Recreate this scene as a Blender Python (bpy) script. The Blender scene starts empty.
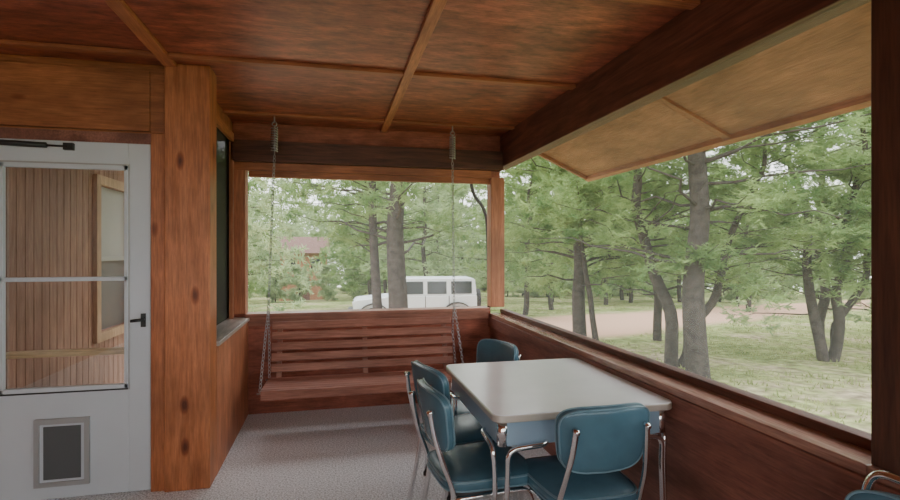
import bpy, math, random
from mathutils import Vector, Matrix
random.seed(7)
scene = bpy.context.scene
COL = scene.collection

# ------------------------------------------------------------ materials
def new_mat(name):
    m = bpy.data.materials.new(name); m.use_nodes = True
    nt = m.node_tree; b = nt.nodes['Principled BSDF']
    return m, nt, b
def N(nt, t, **kw):
    n = nt.nodes.new(t)
    for k, v in kw.items(): setattr(n, k, v)
    return n
def plain(name, col, rough=0.5, metal=0.0, spec=0.5, noise=0.0, nscale=20, bump=0.0):
    m, nt, b = new_mat(name)
    b.inputs['Base Color'].default_value = (*col, 1)
    b.inputs['Roughness'].default_value = rough
    b.inputs['Metallic'].default_value = metal
    b.inputs['Specular IOR Level'].default_value = spec
    tc = N(nt, 'ShaderNodeTexCoord'); ns = N(nt, 'ShaderNodeTexNoise')
    ns.inputs['Scale'].default_value = nscale; ns.inputs['Detail'].default_value = 4
    nt.links.new(tc.outputs['Object'], ns.inputs['Vector'])
    if noise > 0:
        r = N(nt, 'ShaderNodeValToRGB')
        r.color_ramp.elements[0].position = .3; r.color_ramp.elements[1].position = .7
        r.color_ramp.elements[0].color = (*[c*(1-noise) for c in col], 1)
        r.color_ramp.elements[1].color = (*[min(1, c*(1+noise)) for c in col], 1)
        nt.links.new(ns.outputs['Fac'], r.inputs['Fac'])
        nt.links.new(r.outputs['Color'], b.inputs['Base Color'])
    if bump > 0:
        bp = N(nt, 'ShaderNodeBump'); bp.inputs['Strength'].default_value = bump
        bp.inputs['Distance'].default_value = .01
        nt.links.new(ns.outputs['Fac'], bp.inputs['Height'])
        nt.links.new(bp.outputs['Normal'], b.inputs['Normal'])
    return m
def wood(name, dark, light, axis='X', rough=0.45, knots=False, across=9.0, along=0.7, spec=.4, fine=.3, blotch=.0, bscale=9):
    m, nt, b = new_mat(name)
    b.inputs['Roughness'].default_value = rough
    b.inputs['Specular IOR Level'].default_value = spec
    tc = N(nt, 'ShaderNodeTexCoord'); mp = N(nt, 'ShaderNodeMapping')
    i = 'XYZ'.index(axis)
    s = [across]*3; s[i] = along
    mp.inputs['Scale'].default_value = s
    nt.links.new(tc.outputs['Object'], mp.inputs['Vector'])
    n1 = N(nt, 'ShaderNodeTexNoise'); n1.inputs['Scale'].default_value = 1.6
    n1.inputs['Detail'].default_value = 7; n1.inputs['Distortion'].default_value = 1.6
    nt.links.new(mp.outputs['Vector'], n1.inputs['Vector'])
    r = N(nt, 'ShaderNodeValToRGB')
    r.color_ramp.elements[0].position = .32; r.color_ramp.elements[1].position = .66
    r.color_ramp.elements[0].color = (*dark, 1); r.color_ramp.elements[1].color = (*light, 1)
    nt.links.new(n1.outputs['Fac'], r.inputs['Fac'])
    mp2 = N(nt, 'ShaderNodeMapping'); s = [130.0]*3; s[i] = 9
    mp2.inputs['Scale'].default_value = s
    nt.links.new(tc.outputs['Object'], mp2.inputs['Vector'])
    n2 = N(nt, 'ShaderNodeTexNoise'); n2.inputs['Scale'].default_value = 1; n2.inputs['Detail'].default_value = 2
    nt.links.new(mp2.outputs['Vector'], n2.inputs['Vector'])
    n3 = N(nt, 'ShaderNodeTexNoise'); n3.inputs['Scale'].default_value = 2.2; n3.inputs['Detail'].default_value = 4
    nt.links.new(tc.outputs['Object'], n3.inputs['Vector'])
    ad = N(nt, 'ShaderNodeMath', operation='MULTIPLY'); nt.links.new(n2.outputs['Fac'], ad.inputs[0]); nt.links.new(n3.outputs['Fac'], ad.inputs[1])
    mr = N(nt, 'ShaderNodeMapRange'); mr.inputs[1].default_value = .12; mr.inputs[2].default_value = .38
    mr.inputs[3].default_value = 1-fine; mr.inputs[4].default_value = 1+fine*.6
    nt.links.new(ad.outputs[0], mr.inputs[0])
    mul = N(nt, 'ShaderNodeVectorMath', operation='SCALE')
    nt.links.new(r.outputs['Color'], mul.inputs[0]); nt.links.new(mr.outputs[0], mul.inputs['Scale'])
    last = mul.outputs[0]
    if blotch > 0:
        n5 = N(nt, 'ShaderNodeTexNoise'); n5.inputs['Scale'].default_value = bscale; n5.inputs['Detail'].default_value = 6; n5.inputs['Roughness'].default_value = .75
        mp5 = N(nt, 'ShaderNodeMapping'); s = [1.0]*3; s[i] = .4; mp5.inputs['Scale'].default_value = s
        nt.links.new(tc.outputs['Object'], mp5.inputs['Vector']); nt.links.new(mp5.outputs['Vector'], n5.inputs['Vector'])
        m5 = N(nt, 'ShaderNodeMapRange'); m5.inputs[1].default_value = .36; m5.inputs[2].default_value = .62; m5.inputs[3].default_value = 1-blotch; m5.inputs[4].default_value = 1+blotch*.6
        nt.links.new(n5.outputs['Fac'], m5.inputs[0])
        s5 = N(nt, 'ShaderNodeVectorMath', operation='SCALE'); nt.links.new(last, s5.inputs[0]); nt.links.new(m5.outputs[0], s5.inputs['Scale'])
        last = s5.outputs[0]
    if knots:
        mp3 = N(nt, 'ShaderNodeMapping'); s = [6.0]*3; s[i] = 2.6
        mp3.inputs['Scale'].default_value = s
        nt.links.new(tc.outputs['Object'], mp3.inputs['Vector'])
        v = N(nt, 'ShaderNodeTexVoronoi'); v.inputs['Scale'].default_value = 1.0
        nt.links.new(mp3.outputs['Vector'], v.inputs['Vector'])
        kr = N(nt, 'ShaderNodeValToRGB')
        kr.color_ramp.elements[0].position = .05; kr.color_ramp.elements[0].color = (.25, .17, .14, 1)
        kr.color_ramp.elements[1].position = .17; kr.color_ramp.elements[1].color = (1, 1, 1, 1)
        k2 = kr.color_ramp.elements.new(.12); k2.color = (.62, .50, .45, 1)
        nt.links.new(v.outputs['Distance'], kr.inputs['Fac'])
        mx = N(nt, 'ShaderNodeVectorMath', operation='MULTIPLY')
        nt.links.new(last, mx.inputs[0]); nt.links.new(kr.outputs['Color'], mx.inputs[1])
        last = mx.outputs[0]
    nt.links.new(last, b.inputs['Base Color'])
    bp = N(nt, 'ShaderNodeBump'); bp.inputs['Strength'].default_value = .15; bp.inputs['Distance'].default_value = .004
    nt.links.new(n2.outputs['Fac'], bp.inputs['Height']); nt.links.new(bp.outputs['Normal'], b.inputs['Normal'])
    return m

M = {}
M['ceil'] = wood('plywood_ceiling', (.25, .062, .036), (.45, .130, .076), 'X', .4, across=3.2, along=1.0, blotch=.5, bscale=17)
M['batten_x'] = wood('batten_wood_x', (.28, .09, .040), (.44, .155, .072), 'X')
M['batten_y'] = wood('batten_wood_y', (.38, .13, .056), (.55, .21, .095), 'Y')
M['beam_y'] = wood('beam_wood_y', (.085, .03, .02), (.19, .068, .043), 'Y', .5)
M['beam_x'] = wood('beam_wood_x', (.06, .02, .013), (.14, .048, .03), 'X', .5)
M['post'] = wood('post_wood', (.40, .132, .052), (.55, .205, .088), 'Z', .42, knots=True, blotch=.14)
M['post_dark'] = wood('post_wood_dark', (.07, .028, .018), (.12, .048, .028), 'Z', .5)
M['post_mid'] = wood('post_wood_mid', (.34, .12, .06), (.50, .20, .105), 'Z', .45)
M['header'] = wood('header_wood', (.31, .108, .042), (.45, .168, .068), 'X', .5, knots=True, across=7, blotch=.16)
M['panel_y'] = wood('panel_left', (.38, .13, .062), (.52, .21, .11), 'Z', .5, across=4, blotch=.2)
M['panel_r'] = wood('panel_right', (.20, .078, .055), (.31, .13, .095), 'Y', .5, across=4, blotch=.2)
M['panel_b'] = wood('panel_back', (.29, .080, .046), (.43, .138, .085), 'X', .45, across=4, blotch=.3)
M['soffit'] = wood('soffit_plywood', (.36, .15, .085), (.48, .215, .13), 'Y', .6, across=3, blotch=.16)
M['sill_x'] = wood('sill_wood_x', (.28, .11, .07), (.42, .18, .12), 'X', .35)
M['sill_y'] = wood('sill_wood_y', (.28, .13, .095), (.48, .27, .20), 'Y', .2)
M['sill_l'] = wood('sill_wood_grey', (.32, .27, .24), (.50, .44, .40), 'Y', .35)  # greyer, paler wood tones for the left ledge
M['siding'] = wood('siding_wood', (.27, .135, .09), (.42, .24, .165), 'Z', .6, across=6)
M['rail'] = wood('rail_wood', (.60, .45, .25), (.75, .60, .38), 'X', .5)
M['win_trim'] = wood('exterior_trim_wood', (.40, .25, .15), (.55, .36, .23), 'Z', .5)
M['swing'] = wood('swing_wood', (.26, .10, .07), (.43, .19, .135), 'X', .3)
M['white'] = plain('door_white_paint', (.60, .65, .70), .4, noise=.03, nscale=3)
M['grey'] = plain('aluminium_frame', (.42, .43, .44), .4, .4)
M['black'] = plain('black_metal', (.02, .02, .02), .4)
M['chrome'] = plain('chrome', (.82, .83, .84), .12, 1.0)
M['galv'] = plain('galvanised_steel', (.40, .40, .41), .35, .9)
M['vinyl'] = plain('blue_vinyl', (.075, .165, .22), .27, noise=.12, nscale=8)
M['piping'] = plain('vinyl_piping', (.15, .26, .32), .35)
M['laminate'] = plain('laminate_top', (.86, .87, .90), .2, noise=.03, nscale=6)
M['edge'] = plain('table_edge_band', (.62, .57, .50), .3, .4)
M['apron'] = plain('blue_enamel', (.28, .39, .50), .3, noise=.05, nscale=5)
M['rubber'] = plain('rubber', (.025, .025, .025), .8)
M['carwhite'] = plain('car_paint_white', (.88, .91, .95), .25)
M['carglass'] = plain('car_glass', (.03, .035, .04), .1)
M['carblack'] = plain('car_plastic', (.05, .05, .05), .6)
M['carlight'] = plain('car_lamp', (.7, .65, .55), .2)
M['bark'] = plain('pine_bark', (.060, .048, .042), .9, noise=.45, nscale=9, bump=.9)
M['roof'] = plain('roof_shingle', (.18, .09, .07), .8, noise=.2)
M['cabin'] = wood('cabin_wood', (.46, .20, .10), (.58, .28, .15), 'X', .7)
M['flap'] = plain('pet_flap', (.10, .11, .115), .4)
M['blind'] = plain('window_blind', (.36, .37, .36), .5)

# carpet
m, nt, b = new_mat('carpet'); M['carpet'] = m
tc = N(nt, 'ShaderNodeTexCoord'); n = N(nt, 'ShaderNodeTexNoise'); n.inputs['Scale'].default_value = 95; n.inputs['Detail'].default_value = 2
nt.links.new(tc.outputs['Object'], n.inputs['Vector'])
r = N(nt, 'ShaderNodeValToRGB'); r.color_ramp.elements[0].position = .36; r.color_ramp.elements[1].position = .60
r.color_ramp.elements[0].color = (.47, .46, .47, 1); r.color_ramp.elements[1].color = (.88, .88, .90, 1)
nt.links.new(n.outputs['Fac'], r.inputs['Fac']); nt.links.new(r.outputs['Color'], b.inputs['Base Color'])
b.inputs['Roughness'].default_value = .95; b.inputs['Specular IOR Level'].default_value = .1
bp = N(nt, 'ShaderNodeBump'); bp.inputs['Strength'].default_value = .3; bp.inputs['Distance'].default_value = .004
nt.links.new(n.outputs['Fac'], bp.inputs['Height']); nt.links.new(bp.outputs['Normal'], b.inputs['Normal'])

def screen_mat(name, fac, col):
    m = bpy.data.materials.new(name); m.use_nodes = True; nt = m.node_tree; nt.nodes.clear()
    o = N(nt, 'ShaderNodeOutputMaterial'); mx = N(nt, 'ShaderNodeMixShader')
    t = N(nt, 'ShaderNodeBsdfTransparent'); d = N(nt, 'ShaderNodeBsdfDiffuse'); d.inputs['Color'].default_value = (*col, 1)
    tl = N(nt, 'ShaderNodeBsdfTranslucent'); tl.inputs['Color'].default_value = (*col, 1)
    m2 = N(nt, 'ShaderNodeMixShader'); m2.inputs[0].default_value = .4
    nt.links.new(d.outputs[0], m2.inputs[1]); nt.links.new(tl.outputs[0], m2.inputs[2])
    mx.inputs[0].default_value = fac
    nt.links.new(t.outputs[0], mx.inputs[1]); nt.links.new(m2.outputs[0], mx.inputs[2]); nt.links.new(mx.outputs[0], o.inputs[0])
    return m
M['screen'] = screen_mat('insect_screen', .06, (.74, .77, .76))
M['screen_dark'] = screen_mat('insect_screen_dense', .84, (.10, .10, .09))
m = bpy.data.materials.new('thin_glass'); m.use_nodes = True; nt = m.node_tree; nt.nodes.clear(); M['glass'] = m
o = N(nt, 'ShaderNodeOutputMaterial'); mx = N(nt, 'ShaderNodeMixShader'); t = N(nt, 'ShaderNodeBsdfTransparent'); g = N(nt, 'ShaderNodeBsdfGlossy')
g.inputs['Roughness'].default_value = .02; mx.inputs[0].default_value = .08
nt.links.new(t.outputs[0], mx.inputs[1]); nt.links.new(g.outputs[0], mx.inputs[2]); nt.links.new(mx.outputs[0], o.inputs[0])

def needle_mat(name, c1, c2):
    m = bpy.data.materials.new(name); m.use_nodes = True; nt = m.node_tree; nt.nodes.clear()
    o = N(nt, 'ShaderNodeOutputMaterial'); mx = N(nt, 'ShaderNodeMixShader'); mx.inputs[0].default_value = .48
    d = N(nt, 'ShaderNodeBsdfDiffuse'); t = N(nt, 'ShaderNodeBsdfTranslucent')
    tc = N(nt, 'ShaderNodeTexCoord'); ns = N(nt, 'ShaderNodeTexNoise'); ns.inputs['Scale'].default_value = 1.3; ns.inputs['Detail'].default_value = 3
    nt.links.new(tc.outputs['Object'], ns.inputs['Vector'])
    r = N(nt, 'ShaderNodeValToRGB'); r.color_ramp.elements[0].position = .35; r.color_ramp.elements[1].position = .65
    r.color_ramp.elements[0].color = (*c1, 1); r.color_ramp.elements[1].color = (*c2, 1)
    nt.links.new(ns.outputs['Fac'], r.inputs['Fac'])
    nt.links.new(r.outputs[0], d.inputs[0]); nt.links.new(r.outputs[0], t.inputs[0])
    nt.links.new(d.outputs[0], mx.inputs[1]); nt.links.new(t.outputs[0], mx.inputs[2]); nt.links.new(mx.outputs[0], o.inputs[0])
    return m
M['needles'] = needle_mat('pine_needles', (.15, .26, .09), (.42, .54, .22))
M['needles_hazy'] = needle_mat('pine_needles_hazy', (.28, .38, .19), (.56, .65, .37))  # paler greens: distance haze put into the needle colour
M['grass'] = needle_mat('grass_blades', (.26, .32, .11), (.48, .50, .22))

# ground
def gz(x, y): 
    d = math.hypot(x, y)
    return -.25-.055*d+.05*math.sin(x*.5)*math.cos(y*.43)
m, nt, b = new_mat('meadow_ground'); M['ground'] = m
tc = N(nt, 'ShaderNodeTexCoord')
n1 = N(nt, 'ShaderNodeTexNoise'); n1.inputs['Scale'].default_value = .45; n1.inputs['Detail'].default_value = 6; n1.inputs['Roughness'].default_value = .7
n2 = N(nt, 'ShaderNodeTexNoise'); n2.inputs['Scale'].default_value = 5; n2.inputs['Detail'].default_value = 6
for q in (n1, n2): nt.links.new(tc.outputs['Object'], q.inputs['Vector'])
r1 = N(nt, 'ShaderNodeValToRGB'); e = r1.color_ramp.elements
e[0].position = .38; e[0].color = (.17, .22, .075, 1); e[1].position = .64; e[1].color = (.46, .38, .25, 1)
mid = e.new(.52); mid.color = (.33, .36, .145, 1)
nt.links.new(n1.outputs['Fac'], r1.inputs['Fac'])
r2 = N(nt, 'ShaderNodeMapRange'); r2.inputs[1].default_value = .3; r2.inputs[2].default_value = .7; r2.inputs[3].default_value = .45; r2.inputs[4].default_value = 1.3
nt.links.new(n2.outputs['Fac'], r2.inputs[0])
sc = N(nt, 'ShaderNodeVectorMath', operation='SCALE'); nt.links.new(r1.outputs[0], sc.inputs[0]); nt.links.new(r2.outputs[0], sc.inputs['Scale'])
dot = N(nt, 'ShaderNodeVectorMath', operation='DOT_PRODUCT'); dot.inputs[1].default_value = (-.47, .88, 0)
nt.links.new(tc.outputs['Object'], dot.inputs[0])
sb = N(nt, 'ShaderNodeMath', operation='SUBTRACT'); sb.inputs[1].default_value = 11.2; nt.links.new(dot.outputs['Value'], sb.inputs[0])
ab = N(nt, 'ShaderNodeMath', operation='ABSOLUTE'); nt.links.new(sb.outputs[0], ab.inputs[0])
n4 = N(nt, 'ShaderNodeMath', operation='MULTIPLY_ADD'); n4.inputs[1].default_value = 2.0; nt.links.new(n1.outputs['Fac'], n4.inputs[0]); nt.links.new(ab.outputs[0], n4.inputs[2])
mr = N(nt, 'ShaderNodeMapRange'); mr.inputs[1].default_value = 3.2; mr.inputs[2].default_value = 4.2; mr.inputs[3].default_value = 1; mr.inputs[4].default_value = 0
nt.links.new(n4.outputs[0], mr.inputs[0])
mx = N(nt, 'ShaderNodeMix', data_type='RGBA'); nt.links.new(mr.outputs[0], mx.inputs[0]); nt.links.new(sc.outputs[0], mx.inputs[6])
mx.inputs[7].default_value = (.56, .35, .245, 1)
nt.links.new(mx.outputs[2], b.inputs['Base Color']); b.inputs['Roughness'].default_value = 1; b.inputs['Specular IOR Level'].default_value = 0

# ------------------------------------------------------------ mesh builder
class MB:
    def __init__(s): s.v = []; s.f = []; s.mi = []; s.sm = []; s.mats = []
    def m(s, k):
        mt = M[k]
        if mt not in s.mats: s.mats.append(mt)
        return s.mats.index(mt)
    def add(s, vs, fs, k, smooth=False, mat=None):
        o = len(s.v); i = s.m(k)
        if mat: vs = [mat @ Vector(p) for p in vs]
        s.v += [tuple(p) for p in vs]
        for f in fs: s.f.append([o+a for a in f]); s.mi.append(i); s.sm.append(smooth)
    def box(s, x0, x1, y0, y1, z0, z1, k, mat=None):
        vs = [(x, y, z) for x in (x0, x1) for y in (y0, y1) for z in (z0, z1)]
        s.add(vs, [(0, 1, 3, 2), (4, 6, 7, 5), (0, 4, 5, 1), (2, 3, 7, 6), (0, 2, 6, 4), (1, 5, 7, 3)], k, False, mat)
    def tube(s, pts, r, k, n=10, closed=False, mat=None, cap=True):
        pts = [Vector(p) for p in pts]; L = len(pts)
        rs = r if isinstance(r, (list, tuple)) else [r]*L
        vs = []; nrm = None
        for i, p in enumerate(pts):
            if closed: t = (pts[(i+1) % L]-pts[i-1])
            else: t = pts[min(i+1, L-1)]-pts[max(i-1, 0)]
            if t.length < 1e-9: t = Vector((0, 0, 1))
            t.normalize()
            if nrm is None:
                a = Vector((0, 0, 1)) if abs(t.z) < .9 else Vector((1, 0, 0))
                nrm = t.cross(a).normalized()
            else:
                nrm = (nrm - t*nrm.dot(t))
                nrm = nrm.normalized() if nrm.length > 1e-6 else t.orthogonal().normalized()
            bn = t.cross(nrm)
            for j in range(n):
                a = 2*math.pi*j/n
                vs.append(p+(nrm*math.cos(a)+bn*math.sin(a))*rs[i])
        fs = []
        for i in range(L if closed else L-1):
            i2 = (i+1) % L
            for j in range(n):
                j2 = (j+1) % n
                fs.append((i*n+j, i*n+j2, i2*n+j2, i2*n+j))
        if not closed and cap:
            fs.append(tuple(range(n))[::-1]); fs.append(tuple((L-1)*n+j for j in range(n)))
        s.add(vs, fs, k, True, mat)
    def pad(s, w, d, h, k, e1=.4, e2=.35, mat=None, fn=None, nu=40, nv=14):
        sp = lambda c, e: math.copysign(abs(c)**e, c)
        vs = []
        for i in range(nv+1):
            ph = -math.pi/2+math.pi*i/nv
            for j in range(nu):
                th = 2*math.pi*j/nu
                x = w/2*sp(math.cos(ph), e1)*sp(math.cos(th), e2)
                y = d/2*sp(math.cos(ph), e1)*sp(math.sin(th), e2)
                z = h/2*sp(math.sin(ph), e1)
                p = (x, y, z)
                if fn: p = fn(*p)
                vs.append(p)
        fs = [(i*nu+j, i*nu+(j+1) % nu, (i+1)*nu+(j+1) % nu, (i+1)*nu+j) for i in range(nv) for j in range(nu)]
        s.add(vs, fs, k, True, mat)
    def rrect(s, x0, x1, y0, y1, z0, z1, r, k, n=8, bev=0):
        def ring(o, z):
            out = []
            for cx, cy, a0 in ((x1-r, y1-r, 0), (x0+r, y1-r, 90), (x0+r, y0+r, 180), (x1-r, y0+r, 270)):
                for i in range(n+1):
                    a = math.radians(a0+90*i/n); out.append((cx+(r+o)*math.cos(a), cy+(r+o)*math.sin(a), z))
            return out
        rings = [ring(-bev, z0), ring(0, z0+bev), ring(0, z1-bev), ring(-bev, z1)] if bev else [ring(0, z0), ring(0, z1)]
        L = len(rings[0]); vs = sum(rings, [])
        fs = [(i*L+j, i*L+(j+1) % L, (i+1)*L+(j+1) % L, (i+1)*L+j) for i in range(len(rings)-1) for j in range(L)]
        fs.append(tuple(range(L))[::-1]); fs.append(tuple((len(rings)-1)*L+j for j in range(L)))
        s.add(vs, fs, k)
    def cyl(s, c, axis, r, h, k, n=24):
        c = Vector(c); a = Vector(axis).normalized()*h/2
        s.tube([c-a, c+a], r, k, n)
    def obj(s, name, parent=None, bevel=0, link=True):
        me = bpy.data.meshes.new(name); me.from_pydata(s.v, [], s.f)
        for mt in s.mats: me.materials.append(mt)
        me.polygons.foreach_set('material_index', s.mi)
        me.polygons.foreach_set('use_smooth', s.sm); me.update()
        o = bpy.data.objects.new(name, me)
        if link: COL.objects.link(o)
        if parent: o.parent = parent
        if bevel:
            b = o.modifiers.new('bevel', 'BEVEL'); b.width = bevel; b.segments = 2; b.limit_method = 'ANGLE'
        return o
def box_obj(name, a, k, bevel=.003, parent=None):
    b = MB(); b.box(*a, k); return b.obj(name, parent, bevel)
def empty(name, loc=(0, 0, 0), rz=0):
    e = bpy.data.objects.new(name, None); COL.objects.link(e); e.location = loc; e.rotation_euler = (0, 0, rz); return e
def smooth(pts, n=6):
    P = [Vector(p) for p in pts]; out = []
    for i in range(len(P)-1):
        p0 = P[max(i-1, 0)]; p1 = P[i]; p2 = P[i+1]; p3 = P[min(i+2, len(P)-1)]
        for k in range(n):
            t = k/n
            out.append(.5*((2*p1)+(-p0+p2)*t+(2*p0-5*p1+4*p2-p3)*t*t+(-p0+3*p1-3*p2+p3)*t**3))
    out.append(P[-1]); return out
def fillet(pts, r, n=6):
    P = [Vector(p) for p in pts]; out = [P[0]]
    for i in range(1, len(P)-1):
        a = (P[i-1]-P[i]); c = (P[i+1]-P[i]); rr = min(r, a.length*.48, c.length*.48)
        p = P[i]+a.normalized()*rr; q = P[i]+c.normalized()*rr
        for k in range(n+1):
            t = k/n; out.append(p*(1-t)**2+P[i]*2*t*(1-t)+q*t*t)
    out.append(P[-1]); return out

# ------------------------------------------------------------ porch shell
XL, XR, YB, ZC = -.73, 1.50, 4.78, 2.57
XW = -.86   # plane of the left screen, behind a deep ledge
YD = 3.41   # door wall face
box_obj('floor', (-3.2, 1.66, -3.0, 4.92, -.22, 0), 'carpet', 0)
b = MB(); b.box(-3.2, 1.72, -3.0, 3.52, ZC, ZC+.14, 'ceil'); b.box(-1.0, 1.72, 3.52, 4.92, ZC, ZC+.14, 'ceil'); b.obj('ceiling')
t = 1
def trim(a, k, bevel=.003):
    global t
    o = box_obj('trim_%d' % t, a, k, bevel); t += 1; return o
for y in (4.4, 3.2, 2.0, .8, -.4, -1.6):
    xl = -3.2 if y < 3.3 else XW
    for s0, s1 in ((xl, -.985), (-.915, .43), (.49, 1.6)):
        s0 = max(s0, xl)
        if s1 > s0: trim((s0, s1, y-.03, y+.03, ZC-.022, ZC), 'batten_x')
trim((.43, .49, -3, YB, ZC-.024, ZC), 'batten_y')
trim((-.985, -.915, -3, YD-.06, ZC-.024, ZC), 'batten_y')
# right beam, posts, wall
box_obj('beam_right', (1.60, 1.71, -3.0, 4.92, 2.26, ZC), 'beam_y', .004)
b = MB()
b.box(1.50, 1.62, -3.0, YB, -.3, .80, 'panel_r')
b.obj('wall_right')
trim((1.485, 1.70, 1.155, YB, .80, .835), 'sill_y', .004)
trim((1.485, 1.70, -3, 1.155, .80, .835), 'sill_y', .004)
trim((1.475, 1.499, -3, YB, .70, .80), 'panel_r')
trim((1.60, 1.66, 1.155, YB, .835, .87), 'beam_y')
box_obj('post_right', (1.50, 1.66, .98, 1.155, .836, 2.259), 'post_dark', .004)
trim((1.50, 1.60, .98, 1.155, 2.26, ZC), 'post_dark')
box_obj('post_corner', (1.502, 1.64, YB-.02, YB+.12, .892, 2.159), 'post_mid', .004)
b = MB(); b.box(1.632, 1.634, 1.157, YB-.022, .87, 2.26, 'screen'); b.box(1.632, 1.634, -3, .98, .835, 2.26, 'screen'); b.obj('window_1')
# back wall
b = MB()
b.box(XW-.06, 1.50, YB, YB+.12, -.3, .86, 'panel_b')
b.box(XW-.06, XL-.02, YB, YB+.12, .86, ZC, 'panel_b')
b.box(XL-.02, 1.60, YB, YB+.12, 2.16, ZC, 'panel_b')
b.obj('wall_back')
trim((XL-.02, 1.485, YB-.05, YB+.12, .86, .89), 'sill_x')
trim((XL, 1.475, YB-.022, YB, .78, .86), 'sill_x')
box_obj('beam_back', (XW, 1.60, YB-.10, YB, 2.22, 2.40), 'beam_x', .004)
trim((XW, 1.50, YB-.03, YB, 2.15, 2.22), 'batten_x')
trim((XL, 1.50, YB+.02, YB+.07, 2.10, 2.16), 'batten_x')
trim((XW+.01, XL-.02, YB-.03, YB, .89, 2.15), 'post_mid')
b = MB(); b.box(XL-.02, 1.5, YB+.06, YB+.062, .89, 2.10, 'screen'); b.obj('window_2')
# left wall
b = MB()
b.box(XL-.10, XL, YD+.12, YB, -.3, .83, 'panel_y')
b.box(XW-.06, XW, YD+.12, YB, 2.43, ZC, 'panel_y')
b.obj('wall_left')
trim((XW-.05, XL+.015, YD+.125, YB-.002, .83, .86), 'sill_l')
trim((XW, XW+.03, YD+.125, YB-.10, 2.38, 2.45), 'batten_y')
trim((XW-.01, XW+.02, YB-.10, YB-.035, .86, 2.38), 'post_mid')
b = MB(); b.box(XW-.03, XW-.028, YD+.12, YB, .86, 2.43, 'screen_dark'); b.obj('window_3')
# door wall (house side)
box_obj('post_house', (-.985, XL, YD-.06, YD+.12, 0, ZC), 'post', .006)
trim((-1.065, -.985, YD-.035, YD+.10, 0, 2.15), 'post', .004)
b = MB()
b.box(-3.2, -.985, YD, YD+.10, 2.10, ZC, 'header')
b.box(-3.2, -1.98, YD, YD+.10, -.2, 2.10, 'header')
b.obj('wall_house')
trim((-3.2, -1.07, YD-.035, YD, 2.16, 2.52), 'header', .004)
trim((-1.07, -.985, YD-.030, YD, 2.15, 2.52), 'header', .004)
trim((-1.98, -1.065, YD-.01, YD+.05, 2.085, 2.15), 'panel_r')
# walls behind the camera
b = MB(); b.box(-3.3, -3.2, -3, 3.5, -.3, ZC, 'panel_y'); b.obj('wall_far_left')
b = MB(); b.box(-3.2, 1.5, -3.1, -3, -.3, .8, 'panel_b'); b.obj('wall_rear')
# roof overhang
sl = (2.63-2.19)/(2.55-1.55)
b = MB()
def over(x0, x1, y0, y1, dz0, dz1, k):
    f = lambda x: 2.19+sl*(2.55-x)
    vs = [(x, y, f(x)+dz) for x in (x0, x1) for y in (y0, y1) for dz in (dz0, dz1)]
    b.add(vs, [(0, 1, 3, 2), (4, 6, 7, 5), (0, 4, 5, 1), (2, 3, 7, 6), (0, 2, 6, 4), (1, 5, 7, 3)], k)
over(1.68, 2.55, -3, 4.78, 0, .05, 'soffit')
over(2.52, 2.56, -3, 4.80, -.035, .07, 'batten_y')
over(1.72, 2.52, 4.75, 4.79, -.035, .0, 'batten_x')
for y in (2.86, .46): over(1.72, 2.52, y-.03, y+.03, -.02, .0, 'batten_x')
b.obj('roof_overhang')
b = MB(); b.box(-.9, 1.72, 4.92, 5.35, 2.50, 2.56, 'soffit'); b.obj('roof_eave')
b = MB(); b.tube(smooth([(1.36, 4.98, 2.12), (1.40, 4.99, 2.0), (1.50, 5.0, 1.86), (1.54, 5.0, 1.6), (1.55, 4.98, .6), (1.55, 4.98, -.3)], 8), .018, 'black', 8)
b.obj('downspout_pipe')

# nook beyond the door
wn = MB()
y = 3.55
while y < 7.6:
    z0, z1 = -.3, 2.7
    if 5.0 < y+.05 < 5.72:
        wn.box(-2.05, -2.0, y, y+.090, z0, .70, 'siding'); wn.box(-2.05, -2.0, y, y+.090, 2.03, z1, 'siding')
    else: wn.box(-2.05, -2.0, y, y+.090, z0, z1, 'siding')
    y += .1
wn.box(-2.08, -2.05, 3.51, 7.6, -.3, .72, 'panel_r'); wn.box(-2.08, -2.05, 3.51, 7.6, 2.02, 2.7, 'panel_r')
wn.box(-2.08, -2.05, 3.51, 5.0, .7, 2.1, 'panel_r'); wn.box(-2.08, -2.05, 5.72, 7.6, .7, 2.1, 'panel_r')
wn.obj('wall_exterior')
w = MB()
for a in ((4.92, 5.0, .65, 2.10), (5.70, 5.78, .65, 2.10), (5.0, 5.70, .65, .73), (5.0, 5.70, 2.02, 2.10)):
    w.box(-2.0, -1.965, a[0], a[1], a[2], a[3], 'win_trim')
w.box(-2.04, -2.0, 5.0, 5.70, 1.35, 1.39, 'grey'); w.box(-2.045, -2.03, 5.0, 5.7, .73, 1.39, 'flap'); w.box(-2.045, -2.03, 5.0, 5.7, 1.39, 2.02, 'blind')
w.obj('window_4')
box_obj('exterior_deck', (-1.94, -.93, 3.53, 7.6, -.2, -.02), 'carpet', 0)
box_obj('roof_entry', (-2.6, -1.01, 3.53, 6.4, 2.72, 2.78), 'soffit', 0)
b = MB(); b.box(-1.99, -.95, 3.72, 3.76, .77, .81, 'rail'); b.box(-1.02, -.97, 3.76, 3.81, -.02, .81, 'rail'); b.obj('handrail')

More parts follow.
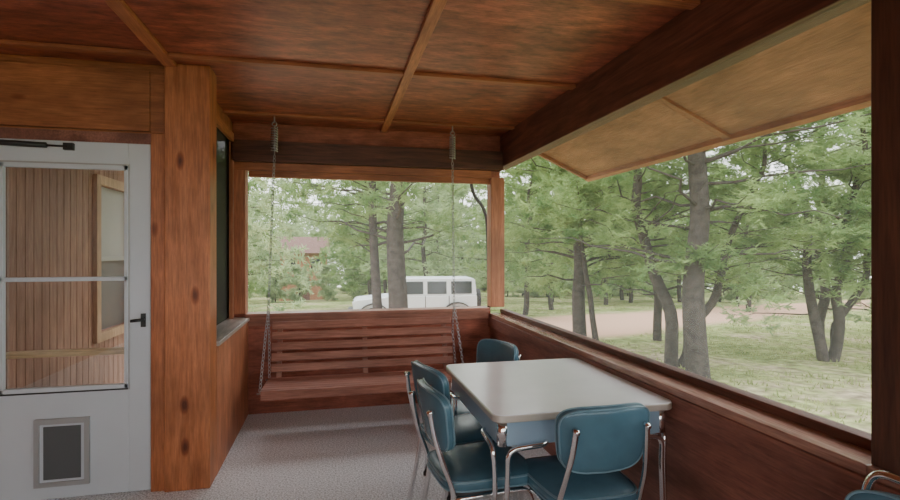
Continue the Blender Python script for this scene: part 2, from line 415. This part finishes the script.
# storm door
D = empty('door_1')
dx0, dx1, dz0, dz1, dy0, dy1 = -1.975, -1.07, .01, 2.085, YD-.02, YD+.02
wx0, wx1, wz0, wz1 = -1.845, -1.19, .63, 1.95
b = MB()
b.box(dx0, wx0, dy0, dy1, dz0, dz1, 'white'); b.box(wx1, dx1, dy0, dy1, dz0, dz1, 'white')
b.box(wx0, wx1, dy0, dy1, wz1, dz1, 'white'); b.box(wx0, wx1, dy0, dy1, dz0, wz0, 'white')
b.obj('leaf', D, .003)
b = MB()
for a in ((wx0, wx0+.02, wz0, wz1), (wx1-.02, wx1, wz0, wz1), (wx0, wx1, wz0, wz0+.025), (wx0, wx1, wz1-.025, wz1), (wx0, wx1, 1.268, 1.292)):
    b.box(a[0], a[1], dy0-.008, dy0+.02, a[2], a[3], 'white')
b.obj('window_frame', D, .002)
b = MB(); b.box(wx0, wx1, YD, YD+.004, wz0, wz1, 'glass'); b.obj('glass', D)
b = MB()
for a in ((wx0-.010, wx0, wz0-.010, wz1+.010), (wx1, wx1+.010, wz0-.010, wz1+.010), (wx0, wx1, wz0-.010, wz0), (wx0, wx1, wz1, wz1+.010)):
    b.box(a[0], a[1], dy0-.004, dy0, a[2], a[3], 'black' if a[3]-a[2] < .02 and a[2] < 1 else 'grey')
b.obj('gasket', D)
px0, px1, pz0, pz1 = -1.67, -1.39, .085, .475
b = MB()
b.box(px0, px0+.025, dy0-.018, dy0, pz0, pz1, 'grey'); b.box(px1-.025, px1, dy0-.018, dy0, pz0, pz1, 'grey')
b.box(px0+.025, px1-.025, dy0-.018, dy0, pz0, pz0+.025, 'grey'); b.box(px0+.025, px1-.025, dy0-.018, dy0, pz1-.03, pz1, 'grey')
b.box(px0+.025, px1-.025, dy0-.006, dy0, pz0+.025, pz1-.03, 'white')
b.box(px0+.045, px1-.045, dy0-.010, dy0-.006, pz0+.04, pz1-.045, 'flap')
b.obj('pet_flap', D)
b = MB(); b.box(-1.12, -1.095, dy0-.012, dy0, .99, 1.07, 'black'); b.tube([(-1.107, dy0-.035, 1.035), (-1.165, dy0-.04, 1.03)], .009, 'black'); b.tube([(-1.107, dy0, 1.035), (-1.107, dy0-.04, 1.035)], .010, 'black')
b.obj('handle', D)
b = MB(); b.tube([(-1.97, dy0-.035, 2.06), (-1.60, dy0-.03, 2.05)], .016, 'black'); b.tube([(-1.60, dy0-.03, 2.05), (-1.50, dy0-.02, 2.05)], .006, 'black'); b.box(-1.52, -1.47, dy0-.025, dy0, 2.03, 2.07, 'black')
b.obj('door_closer', D)

# ------------------------------------------------------------ porch swing
S = empty('porch_swing')
sx0, sx1 = -.50, 1.04
b = MB()
for i in range(5):   # back slats, leaning back
    zc = .475+i*.084; yc = 4.42+i*.026
    R = Matrix.Translation((0, yc, zc)) @ Matrix.Rotation(-.30, 4, 'X')
    b.box(sx0, sx1, -.011, .011, -.032, .032, 'swing', R)
b.obj('back_slats', S, .004)
b = MB()
for i in range(6):
    yy = 3.97+i*.078
    b.box(sx0-.02, sx1-.01, yy, yy+.064, .395-i*.004, .417-i*.004, 'swing')
b.box(sx0-.02, sx1-.01, 3.945, 3.968, .345, .415, 'swing')
b.obj('seat_slats', S, .004)
b = MB()
for x in (sx0+.04, (sx0+sx1)/2-.02, sx1-.08):
    b.box(x, x+.04, 3.97, 4.46, .335, .372, 'swing')
    R = Matrix.Translation((0, 4.435, .46)) @ Matrix.Rotation(-.30, 4, 'X')
    b.box(x, x+.04, .012, .035, -.12, .40, 'swing', R)
b.obj('frame', S, .003)
def chain(b, p, q, link=.038, r=.0026):
    p = Vector(p); q = Vector(q); d = q-p; n = max(2, int(d.length/(link*.78))); dn = d.normalized()
    a = dn.orthogonal().normalized(); c = dn.cross(a)
    for i in range(n):
        m_ = p+d*((i+.5)/n); u = a if i % 2 else c
        pts = []
        for k in range(10):
            an = 2*math.pi*k/10
            pts.append(m_+dn*math.cos(an)*link*.5+u*math.sin(an)*link*.27)
        b.tube(pts, r, 'galv', 5, closed=True)
b = MB()
for hx, sx in ((-.47, sx0-.03), (1.03, sx1+.0)):
    hy = 4.4; top = ZC-.022
    b.tube([(hx, hy, top), (hx, hy, top-.05)], .006, 'galv', 8)
    b.tube([Vector((hx+.018*math.sin(a*math.pi/8), hy, top-.065+.018*math.cos(a*math.pi/8))) for a in range(16)], .005, 'galv', 6, closed=True)
    pts = []
    for i in range(10*10+1):
        a = 2*math.pi*i/10; pts.append((hx+.024*math.cos(a), hy+.024*math.sin(a), top-.09-.20*i/100))
    b.tube(pts, .0055, 'galv', 6)
    b.tube([(hx, hy, top-.075), (hx, hy, top-.32)], .005, 'galv', 6)
    z1 = top-.32
    jx = hx+(sx-hx)*.72; jz = .98
    chain(b, (hx, hy, z1), (jx, hy-.03, jz))
    chain(b, (jx, hy-.03, jz), (sx, 3.99, .40)); chain(b, (jx, hy-.03, jz), (sx+.01, 4.48, .72))
    chain(b, (sx+.01, 4.48, .72), (sx+.02, 4.40, .40))
    b.tube([(sx-.02, 3.99, .385), (sx+.06, 3.99, .385)], .007, 'galv', 8)
    b.tube([(sx-.01, 4.41, .385), (sx+.06, 4.41, .385)], .007, 'galv', 8)
b.obj('hanging_chains', S)

# ------------------------------------------------------------ table
T = empty('dining_table')
tx0, tx1, ty0, ty1, tz = .635, 1.472, 1.965, 2.92, .78
b = MB(); b.rrect(tx0+.002, tx1-.002, ty0+.002, ty1-.002, tz-.006, tz, .045, 'laminate', bev=.002); b.obj('top', T)
b = MB(); b.rrect(tx0, tx1, ty0, ty1, tz-.034, tz-.003, .047, 'edge', bev=.004)
b.obj('edge_band', T)
b = MB(); b.rrect(tx0+.03, tx1-.03, ty0+.03, ty1-.03, tz-.14, tz-.034, .03, 'apron', bev=.002); b.obj('apron', T)
b = MB()
for cx, cy, sx_, sy_ in ((tx0, ty0, 1, 1), (tx1, ty0, -1, 1), (tx0, ty1, 1, -1), (tx1, ty1, -1, -1)):
    for k in (0, 1):
        if k: pts = [(cx+sx_*.25, cy+sy_*.05, tz-.13), (cx+sx_*.22, cy+sy_*.012, tz-.137), (cx+sx_*.062, cy+sy_*.012, tz-.147), (cx+sx_*.062, cy+sy_*.02, tz-.25), (cx+sx_*.045, cy+sy_*.018, .012)]
        else: pts = [(cx+sx_*.05, cy+sy_*.25, tz-.13), (cx+sx_*.012, cy+sy_*.22, tz-.137), (cx+sx_*.012, cy+sy_*.062, tz-.147), (cx+sx_*.02, cy+sy_*.062, tz-.25), (cx+sx_*.018, cy+sy_*.045, .012)]
        b.tube(fillet(pts, .07, 7), .0115, 'chrome', 12)
        b.cyl((pts[-1][0], pts[-1][1], .01), (0, 0, 1), .015, .02, 'rubber', 12)
b.obj('legs', T)
b = MB()
for cx, cy, sx_, sy_ in ((tx0, ty0, 1, 1), (tx1, ty0, -1, 1), (tx0, ty1, 1, -1), (tx1, ty1, -1, -1)):
    x = cx+sx_*.05; y = cy+sy_*.05
    b.cyl((x, y, tz-.087), (0, 0, 1), .0245, .106, 'chrome', 16)
b.obj('corner_caps', T)

# ------------------------------------------------------------ chairs
def chair(x, y, rz, hoop=False):
    E = empty('dining_chair', (x, y, 0), rz)
    b = MB()
    def seatfn(px, py, pz):
        w_ = 1+.08*(py/.21)
        return (px*w_, py, pz+(.012 if pz > 0 else 0)*(1-(px/.21)**2)*(1-(py/.22)**2)+.455)
    b.pad(.405, .43, .075, 'vinyl', .45, .38, fn=seatfn)
    for zz in (.475, .436):
        pts = []
        for j in range(48):
            th = 2*math.pi*j/48; sp = lambda c, e: math.copysign(abs(c)**e, c)
            py = .213*sp(math.sin(th), .38); px = .2*sp(math.cos(th), .38)*(1+.08*py/.21)
            pts.append((px, py, zz))
        b.tube(pts, .0045, 'piping', 6, closed=True)
    b.obj('seat', E)
    b = MB(); b.rrect(-.17, .17, -.17, .17, .405, .42, .05, 'carblack'); b.obj('seat_pan', E)
    R = Matrix.Translation((0, -.235, .715)) @ Matrix.Rotation(.17, 4, 'X')
    def bfn(px, pz, py):
        w_ = 1+.07*(pz/.13)
        px *= w_
        pz2 = pz-.18*px*px*(1 if pz > 0 else -.3)
        return (px, py+.9*px*px, pz2)
    b = MB(); b.pad(.385, .265, .052, 'vinyl', .5, .42, mat=R, fn=bfn)
    for off in (.014, -.014):
        pts = []
        for j in range(56):
            th = 2*math.pi*j/56; sp = lambda c, e: math.copysign(abs(c)**e, c)
            px, pz = .190*sp(math.cos(th), .42), .1305*sp(math.sin(th), .42)
            pts.append(R @ Vector(bfn(px, pz, off)))
        b.tube(pts, .0042, 'piping', 6, closed=True)
    b.obj('backrest', E)
    b = MB()
    for s in (-1, 1):
        up = [(s*.150, -.278, .78), (s*.158, -.262, .68), (s*.172, -.232, .57), (s*.178, -.195, .47), (s*.176, -.185, .40), (s*.180, -.215, .22), (s*.188, -.262, .015)]
        b.tube(smooth(up, 6), .0115, 'chrome', 12)
        b.cyl((s*.188, -.262, .011), (0, 0, 1), .015, .022, 'rubber', 12)
        fr = [(s*.176, -.19, .402), (s*.176, .0, .402), (s*.178, .165, .402), (s*.186, .185, .32), (s*.195, .215, .015)]
        b.tube(fillet(fr, .07, 7), .0115, 'chrome', 12)
        b.cyl((s*.195, .215, .011), (0, 0, 1), .015, .022, 'rubber', 12)
        b.cyl((s*.151, -.276, .77), (0, 1, .17), .010, .03, 'chrome', 10)
    b.tube([(-.176, .06, .402), (.176, .06, .402)], .009, 'chrome', 10)
    b.tube([(-.176, -.12, .402), (.176, -.12, .402)], .009, 'chrome', 10)
    if hoop:
        b.tube(fillet([(-.158, -.262, .68), (-.195, -.262, .78), (-.185, -.283, .872), (.185, -.283, .872), (.195, -.262, .78), (.158, -.262, .68)], .07, 7), .0115, 'chrome', 12)
    b.obj('frame', E)
    return E
chair(1.03, 2.03, math.radians(1))
chair(.655, 2.27, math.radians(-84))
chair(.70, 2.70, math.radians(-76))
chair(.85, 3.13, math.radians(110))
chair(1.11, .86, math.radians(93), True)

# ------------------------------------------------------------ outside
gm = MB(); n = 110; ext = 110
vs = []
for i in range(n+1):
    for j in range(n+1):
        x = -ext+2*ext*i/n; y = -ext+2*ext*j/n; vs.append((x, y, gz(x, y)))
gm.add(vs, [(i*(n+1)+j, (i+1)*(n+1)+j, (i+1)*(n+1)+j+1, i*(n+1)+j+1) for i in range(n) for j in range(n)], 'ground', True)
gm.obj('ground')
g = MB(); rnd = random.Random(3)
vs = []; fs = []
for k in range(14000):
    x = rnd.uniform(2.2, 30); y = rnd.uniform(3, 32)
    if abs(-.47*x+.88*y-11.4) < 3.2 : continue
    if math.sin(x*1.3)+math.sin(y*1.7+x) < -.5: continue
    z = gz(x, y)-.03
    for q in range(4):
        a = rnd.uniform(0, 6.28); h = rnd.uniform(.05, .13); ox, oy = rnd.uniform(-.08, .08), rnd.uniform(-.08, .08)
        i = len(vs); w_ = .018
        vs += [(x+ox-w_*math.cos(a), y+oy-w_*math.sin(a), z), (x+ox+w_*math.cos(a), y+oy+w_*math.sin(a), z), (x+ox+rnd.uniform(-.06, .06), y+oy+rnd.uniform(-.06, .06), z+h)]
        fs.append((i, i+1, i+2))
g.add(vs, fs, 'grass'); g.obj('grass_tufts')

def tree(seed, H, r, base=.22, spread=.26, nb=46, nc=6, stems=None, needle='needles', dead=0, card=.11, per=98, crook=.06, wid=.085):
    rn = random.Random(seed); b = MB()
    stems = stems or [((0, 0), (rn.uniform(-.4, .4), rn.uniform(-.4, .4)), H, r)]
    lv = []; lf = []
    for (o, ln, h, rr) in stems:
        pts = []; n_ = 12
        for i in range(n_+1):
            t_ = i/n_
            pts.append(Vector((o[0]+ln[0]*t_+rn.uniform(-.05, .05)*h*crook*2*min(1, i), o[1]+ln[1]*t_+rn.uniform(-.05, .05)*h*crook*2*min(1, i), -.3+(h+.3)*t_)))
        P = smooth(pts, 3); rs = [rr*(1.25 if i == 0 else 1)*(1-.88*(i/(len(P)-1))**1.1) for i in range(len(P))]
        b.tube(P, rs, 'bark', 10)
        def at(z):
            t_ = max(0, min(.999, (z+.3)/(h+.3)))*(len(P)-1); i = int(t_); return P[i].lerp(P[i+1], t_-i)
        for i in range(nb+dead):
            isd = i >= nb
            z = h*(rn.uniform(.15, base+.12) if isd else base+(1-base)*(i+rn.random())/nb*.98)
            t_ = z/h
            L = h*spread*(.45+.75*math.sin(math.pi*min(1, (1-t_)*.75+.12)))*rn.uniform(.6, 1.1)*(1-.6*t_**3)
            if isd: L *= rn.uniform(.5, 1)
            a = rn.uniform(0, 6.283); up = rn.uniform(-.15, .35)+.5*t_
            p = at(z); bp_ = [p]
            for k in range(1, 6):
                s_ = k/5
                bp_.append(p+Vector((math.cos(a), math.sin(a), 0))*L*s_+Vector((rn.uniform(-.06, .06)*L, rn.uniform(-.06, .06)*L, up*L*s_-.12*L*s_*s_+rn.uniform(-.04, .04)*L)))
            b.tube(bp_, [max(.006, rr*.18*(1-t_*.6)*(1-.85*k/5)) for k in range(6)], 'bark', 5, cap=False)
            if isd: continue
            for k in range(nc):
                s_ = rn.uniform(.3, 1.05)*5; i0 = min(4, int(s_)); c = bp_[i0].lerp(bp_[i0+1], s_-i0)
                c = c+Vector((rn.gauss(0, .13), rn.gauss(0, .13), rn.gauss(0, .09)))*L*.8
                # each a bottle-brush spray of needles round a short twig
                for q3 in range(max(1, per//14)):
                    td = Vector((rn.gauss(0, 1), rn.gauss(0, 1), rn.gauss(.2, .6))).normalized()
                    tl = rn.uniform(.12, .42)
                    for q in range(14):
                        d = (td*rn.uniform(.2, 1.0)+Vector((rn.gauss(0, .6), rn.gauss(0, .6), rn.gauss(0, .6)))).normalized()
                        l_ = card*rn.uniform(.7, 1.3); s2 = d.orthogonal().normalized()*card*wid
                        c2 = c+td*tl*rn.uniform(.1, 1)
                        i1 = len(lv); lv.extend([c2-s2, c2+s2, c2+d*l_+s2*.6, c2+d*l_-s2*.6]); lf.append((i1, i1+1, i1+2, i1+3))
    b.add(lv, lf, needle)
    return b.obj('pine_tree', link=False).data
def put(me, x, y, rz=0, s=1, name='pine_tree'):
    o = bpy.data.objects.new(name, me); COL.objects.link(o)
    o.location = (x, y, gz(x, y)); o.rotation_euler = (0, 0, rz); o.scale = (s, s, s); return o
# nearer individual trees
put(tree(11, 13, .30, .20, .24, 46, 8, stems=[((0, 0), (.2, .1), 13, .27), ((-.38, .3), (-.3, .2), 11, .14)], dead=6), 1.54, 13.0)
put(tree(12, 12, .21, .30, .26, 58, 10, dead=20, crook=.1), 6.31, 7.79)
put(tree(13, 9, .20, .18, .30, 60, 10, dead=6), 6.75, 13.1)
put(tree(14, 6, .09, .40, .2, 24, 7, stems=[((0, 0), (-.7, .5), 6, .09)]), 7.0, 12.6)
put(tree(15, 8, .15, .26, .28, 38, 9, stems=[((0, 0), (-1.3, .6), 8, .14), ((.02, 0), (2.3, -.9), 6.0, .10)], dead=8, crook=.22), 6.49, 8.85)
put(tree(16, 7, .14, .26, .28, 36, 9, stems=[((0, 0), (-.8, .4), 7, .12), ((.1, 0), (.9, -.2), 7, .12), ((.15, .1), (2.2, -.6), 6, .09)], dead=6, crook=.2), 10.5, 9.05)
put(tree(17, 9, .13, .20, .28, 54, 10, dead=6), 9.04, 12.9)
variants = [tree(30+i, 8.5+i*.6, .15, [.12, .16, .14, .08, .07][i], [.32, .30, .32, .32, .34][i], 60, 9, dead=4, needle='needles' if i < 3 else 'needles_hazy', card=.17, per=56, crook=.12, wid=.12) for i in range(5)]
bushes = [tree(50+i, 3.2, .07, .04, .42, 36, 7, needle='needles_hazy', card=.17, per=42, wid=.12) for i in range(2)]
rn = random.Random(21)
mid = [(8.4, 21.7), (27, 29.7), (-3.7, 17), (-5.0, 26), (4.6, 26), (11.5, 25.5), (14, 12.2), (20, 15), (23, 24.5), (2.2, 30), (17.5, 30.5), (28, 18), (7, 34), (17, 9)]
for (x, y) in mid: put(rn.choice(variants[:4]), x, y, rn.uniform(0, 6.28), rn.uniform(.8, 1.05))
cnt = 0; placed = list(mid)
while cnt < 125:
    a = math.radians(rn.uniform(-28, 68)); d = rn.uniform(32, 95)
    x, y = d*math.sin(a), d*math.cos(a)
    if abs(-.47*x+.88*y-11.4) < 5: continue
    if any((x-p[0])**2+(y-p[1])**2 < 14 for p in placed): continue
    if math.hypot(x+2.6, y-46) < 6 or (abs(x/y+.057) < .055 and y < 46): continue
    placed.append((x, y)); cnt += 1
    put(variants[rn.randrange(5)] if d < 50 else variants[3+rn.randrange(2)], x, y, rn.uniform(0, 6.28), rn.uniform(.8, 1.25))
cnt = 0; tries = 0
while cnt < 80 and tries < 5000:
    tries += 1
    a = math.radians(rn.uniform(-28, 70)); d = rn.uniform(44, 95)
    x, y = d*math.sin(a), d*math.cos(a)
    if abs(-.47*x+.88*y-11.4) < 4 and d < 70: continue
    if math.hypot(x+2.6, y-46) < 6: continue
    cnt += 1
    put(bushes[rn.randrange(2)], x, y, rn.uniform(0, 6.28), rn.uniform(.8, 1.5), 'juniper_bush')
for i, (x, y) in enumerate([(-4.2, 40), (-2.4, 39), (-.4, 40.5), (1.6, 42)]):
    put(bushes[i % 2], x, y, i*1.3, .8, 'juniper_bush')
for (x, y) in [(-12, 12), (-14, -6), (12, -9), (16, -2), (18, 4), (-9, 20), (3, -16), (-5, -18)]:
    put(rn.choice(variants), x, y, rn.uniform(0, 6.28), 1)

# car
C = empty('car', (2.93, 18.7, gz(2.93, 18.7)-.03), math.radians(-4))
C.scale = (1.05, 1.0, .95)
b = MB()
def extr(prof, y0, y1, k, ytop=None):
    n_ = len(prof); zs = [p[1] for p in prof]; zmin, zmax = min(zs), max(zs)
    def yy(y, z): return y if ytop is None else y*(1-(z-zmin)/(zmax-zmin)*ytop)
    vs = [(p[0], yy(y0, p[1]), p[1]) for p in prof]+[(p[0], yy(y1, p[1]), p[1]) for p in prof]
    fs = [tuple(range(n_)), tuple(range(n_, 2*n_))[::-1]]+[(i, i+n_, (i+1) % n_+n_, (i+1) % n_) for i in range(n_)]
    b.add(vs, fs, k)
extr([(-2.1, .62), (-2.1, 1.02), (-2.0, 1.08), (-.85, 1.20), (2.08, 1.22), (2.1, 1.15), (2.1, .55), (-1.0, .5)], -.80, .80, 'carwhite')
extr([(-.85, 1.20), (-.50, 1.80), (-.35, 1.86), (1.95, 1.86), (2.05, 1.80), (2.09, 1.22)], -.78, .78, 'carwhite', .10)
b.obj('body', C, .03)
b = MB()
for s in (-1, 1):
    for x0, x1 in ((-.52, .24), (.38, 1.04), (1.20, 1.92)):
        ya = .775*s; yb_ = .725*s
        vs = [(x0, ya-.02*s, 1.27), (x1, ya-.02*s, 1.27), (x1, yb_-.02*s, 1.74), (x0+.2 if x0 < 0 else x0, yb_-.02*s, 1.74),
              (x0, ya+.012*s, 1.27), (x1, ya+.012*s, 1.27), (x1, yb_+.012*s, 1.74), (x0+.2 if x0 < 0 else x0, yb_+.012*s, 1.74)]
        b.add(vs, [(0, 1, 2, 3), (7, 6, 5, 4), (0, 4, 5, 1), (1, 5, 6, 2), (2, 6, 7, 3), (3, 7, 4, 0)], 'carglass')
vs = [(-.845, -.66, 1.27), (-.845, .66, 1.27), (-.545, .62, 1.76), (-.545, -.62, 1.76)]
b.add(vs, [(0, 1, 2, 3)], 'carglass'); b.box(2.085, 2.11, -.55, .55, 1.3, 1.68, 'carglass')
b.obj('windows', C)
b = MB()
for x in (-1.42, 1.40):
    for s in (-1, 1):
        b.cyl((x, s*.76, .40), (0, 1, 0), .40, .26, 'rubber', 28); b.cyl((x, s*.80, .40), (0, 1, 0), .23, .20, 'galv', 20); b.cyl((x, s*.82, .40), (0, 1, 0), .07, .20, 'carblack', 12)
b.cyl((2.22, 0, 1.0), (1, 0, 0), .39, .22, 'rubber', 28); b.cyl((2.26, 0, 1.0), (1, 0, 0), .22, .18, 'galv', 20)
b.obj('wheels', C)
b = MB()
for x in (-1.42, 1.40):
    for s in (-1, 1):
        pts = [(x+.50*math.cos(math.radians(a)), s*.86, .46+.46*math.sin(math.radians(a))) for a in range(-5, 186, 15)]
        for p, q in zip(pts[:-1], pts[1:]):
            dy = .10
            vs = [(p[0], p[1]-dy, p[2]), (p[0], p[1]+dy*.6, p[2]), (q[0], q[1]+dy*.6, q[2]), (q[0], q[1]-dy, q[2])]
            vs += [(v[0], v[1], v[2]+.05) for v in vs]
            b.add(vs, [(0, 1, 2, 3), (7, 6, 5, 4), (0, 4, 5, 1), (1, 5, 6, 2), (2, 6, 7, 3), (3, 7, 4, 0)], 'carblack')
b.box(-2.3, -2.08, -.75, .75, .5, .68, 'carblack'); b.box(2.08, 2.2, -.75, .75, .5, .66, 'carblack')
b.box(-.85, .95, -.84, -.78, .46, .52, 'carblack'); b.box(-.85, .95, .78, .84, .46, .52, 'carblack')
for s in (-1, 1):
    b.box(-.62, -.50, s*.95-.08, s*.95+.08, 1.22, 1.40, 'carblack'); b.box(.30, .325, s*.803-.003, s*.803+.003, .6, 1.2, 'carblack'); b.box(1.11, 1.135, s*.803-.003, s*.803+.003, .85, 1.2, 'carblack')
b.obj('trim_parts', C)
b = MB()
for s in (-1, 1): b.cyl((-2.11, s*.5, .90), (1, 0, 0), .10, .05, 'carlight', 18)
for i in range(7): b.box(-2.12, -2.09, -.3+i*.09, -.25+i*.09, .76, 1.0, 'carblack')
b.obj('lamps_and_grille', C)

# distant cabin
K = empty('cabin', (-2.6, 46, gz(-2.6, 46)-.1), .1)
b = MB(); b.box(-1.9, 1.9, -2, 2, 0, 4.2, 'cabin'); b.obj('walls', K)
b = MB(); vs = [(-2.2, -2.5, 4.1), (2.2, -2.5, 4.1), (2.2, 2.5, 4.1), (-2.2, 2.5, 4.1), (-2.2, 0, 5.5), (2.2, 0, 5.5)]
b.add(vs, [(0, 1, 5, 4), (2, 3, 4, 5), (0, 4, 3), (1, 2, 5), (0, 3, 2, 1)], 'roof'); b.obj('roof', K)
b = MB()
for x in (-1.4, .6): b.box(x, x+.8, -2.04, -2.0, 2.6, 3.6, 'carglass')
b.box(-.4, .5, -2.04, -2.0, 0, 2.1, 'roof'); b.obj('openings', K)

# ------------------------------------------------------------ light
w = bpy.data.worlds.new('World'); scene.world = w; w.use_nodes = True; nt = w.node_tree
bg = nt.nodes['Background']
tc = N(nt, 'ShaderNodeTexCoord'); sp = N(nt, 'ShaderNodeSeparateXYZ'); r = N(nt, 'ShaderNodeValToRGB')
nt.links.new(tc.outputs['Generated'], sp.inputs[0]); nt.links.new(sp.outputs['Z'], r.inputs['Fac'])
r.color_ramp.elements[0].color = (.97, .98, .97, 1); r.color_ramp.elements[1].color = (.88, .93, 1.0, 1)
nt.links.new(r.outputs[0], bg.inputs['Color']); bg.inputs['Strength'].default_value = 5.0
sd = bpy.data.lights.new('overcast_sun', 'SUN'); sd.energy = 1.6; sd.angle = math.radians(50); sd.color = (1, .98, .94)
so = bpy.data.objects.new('overcast_sun', sd); COL.objects.link(so); so.rotation_euler = (math.radians(-25), math.radians(20), 0)

cam = bpy.data.cameras.new('Camera'); co = bpy.data.objects.new('Camera', cam); COL.objects.link(co)
co.location = (0, 0, 1.45); co.rotation_euler = (math.radians(90), 0, math.radians(-12.9))
cam.sensor_width = 36; cam.lens = 20.4; cam.clip_end = 400; cam.clip_start = .02
scene.camera = co
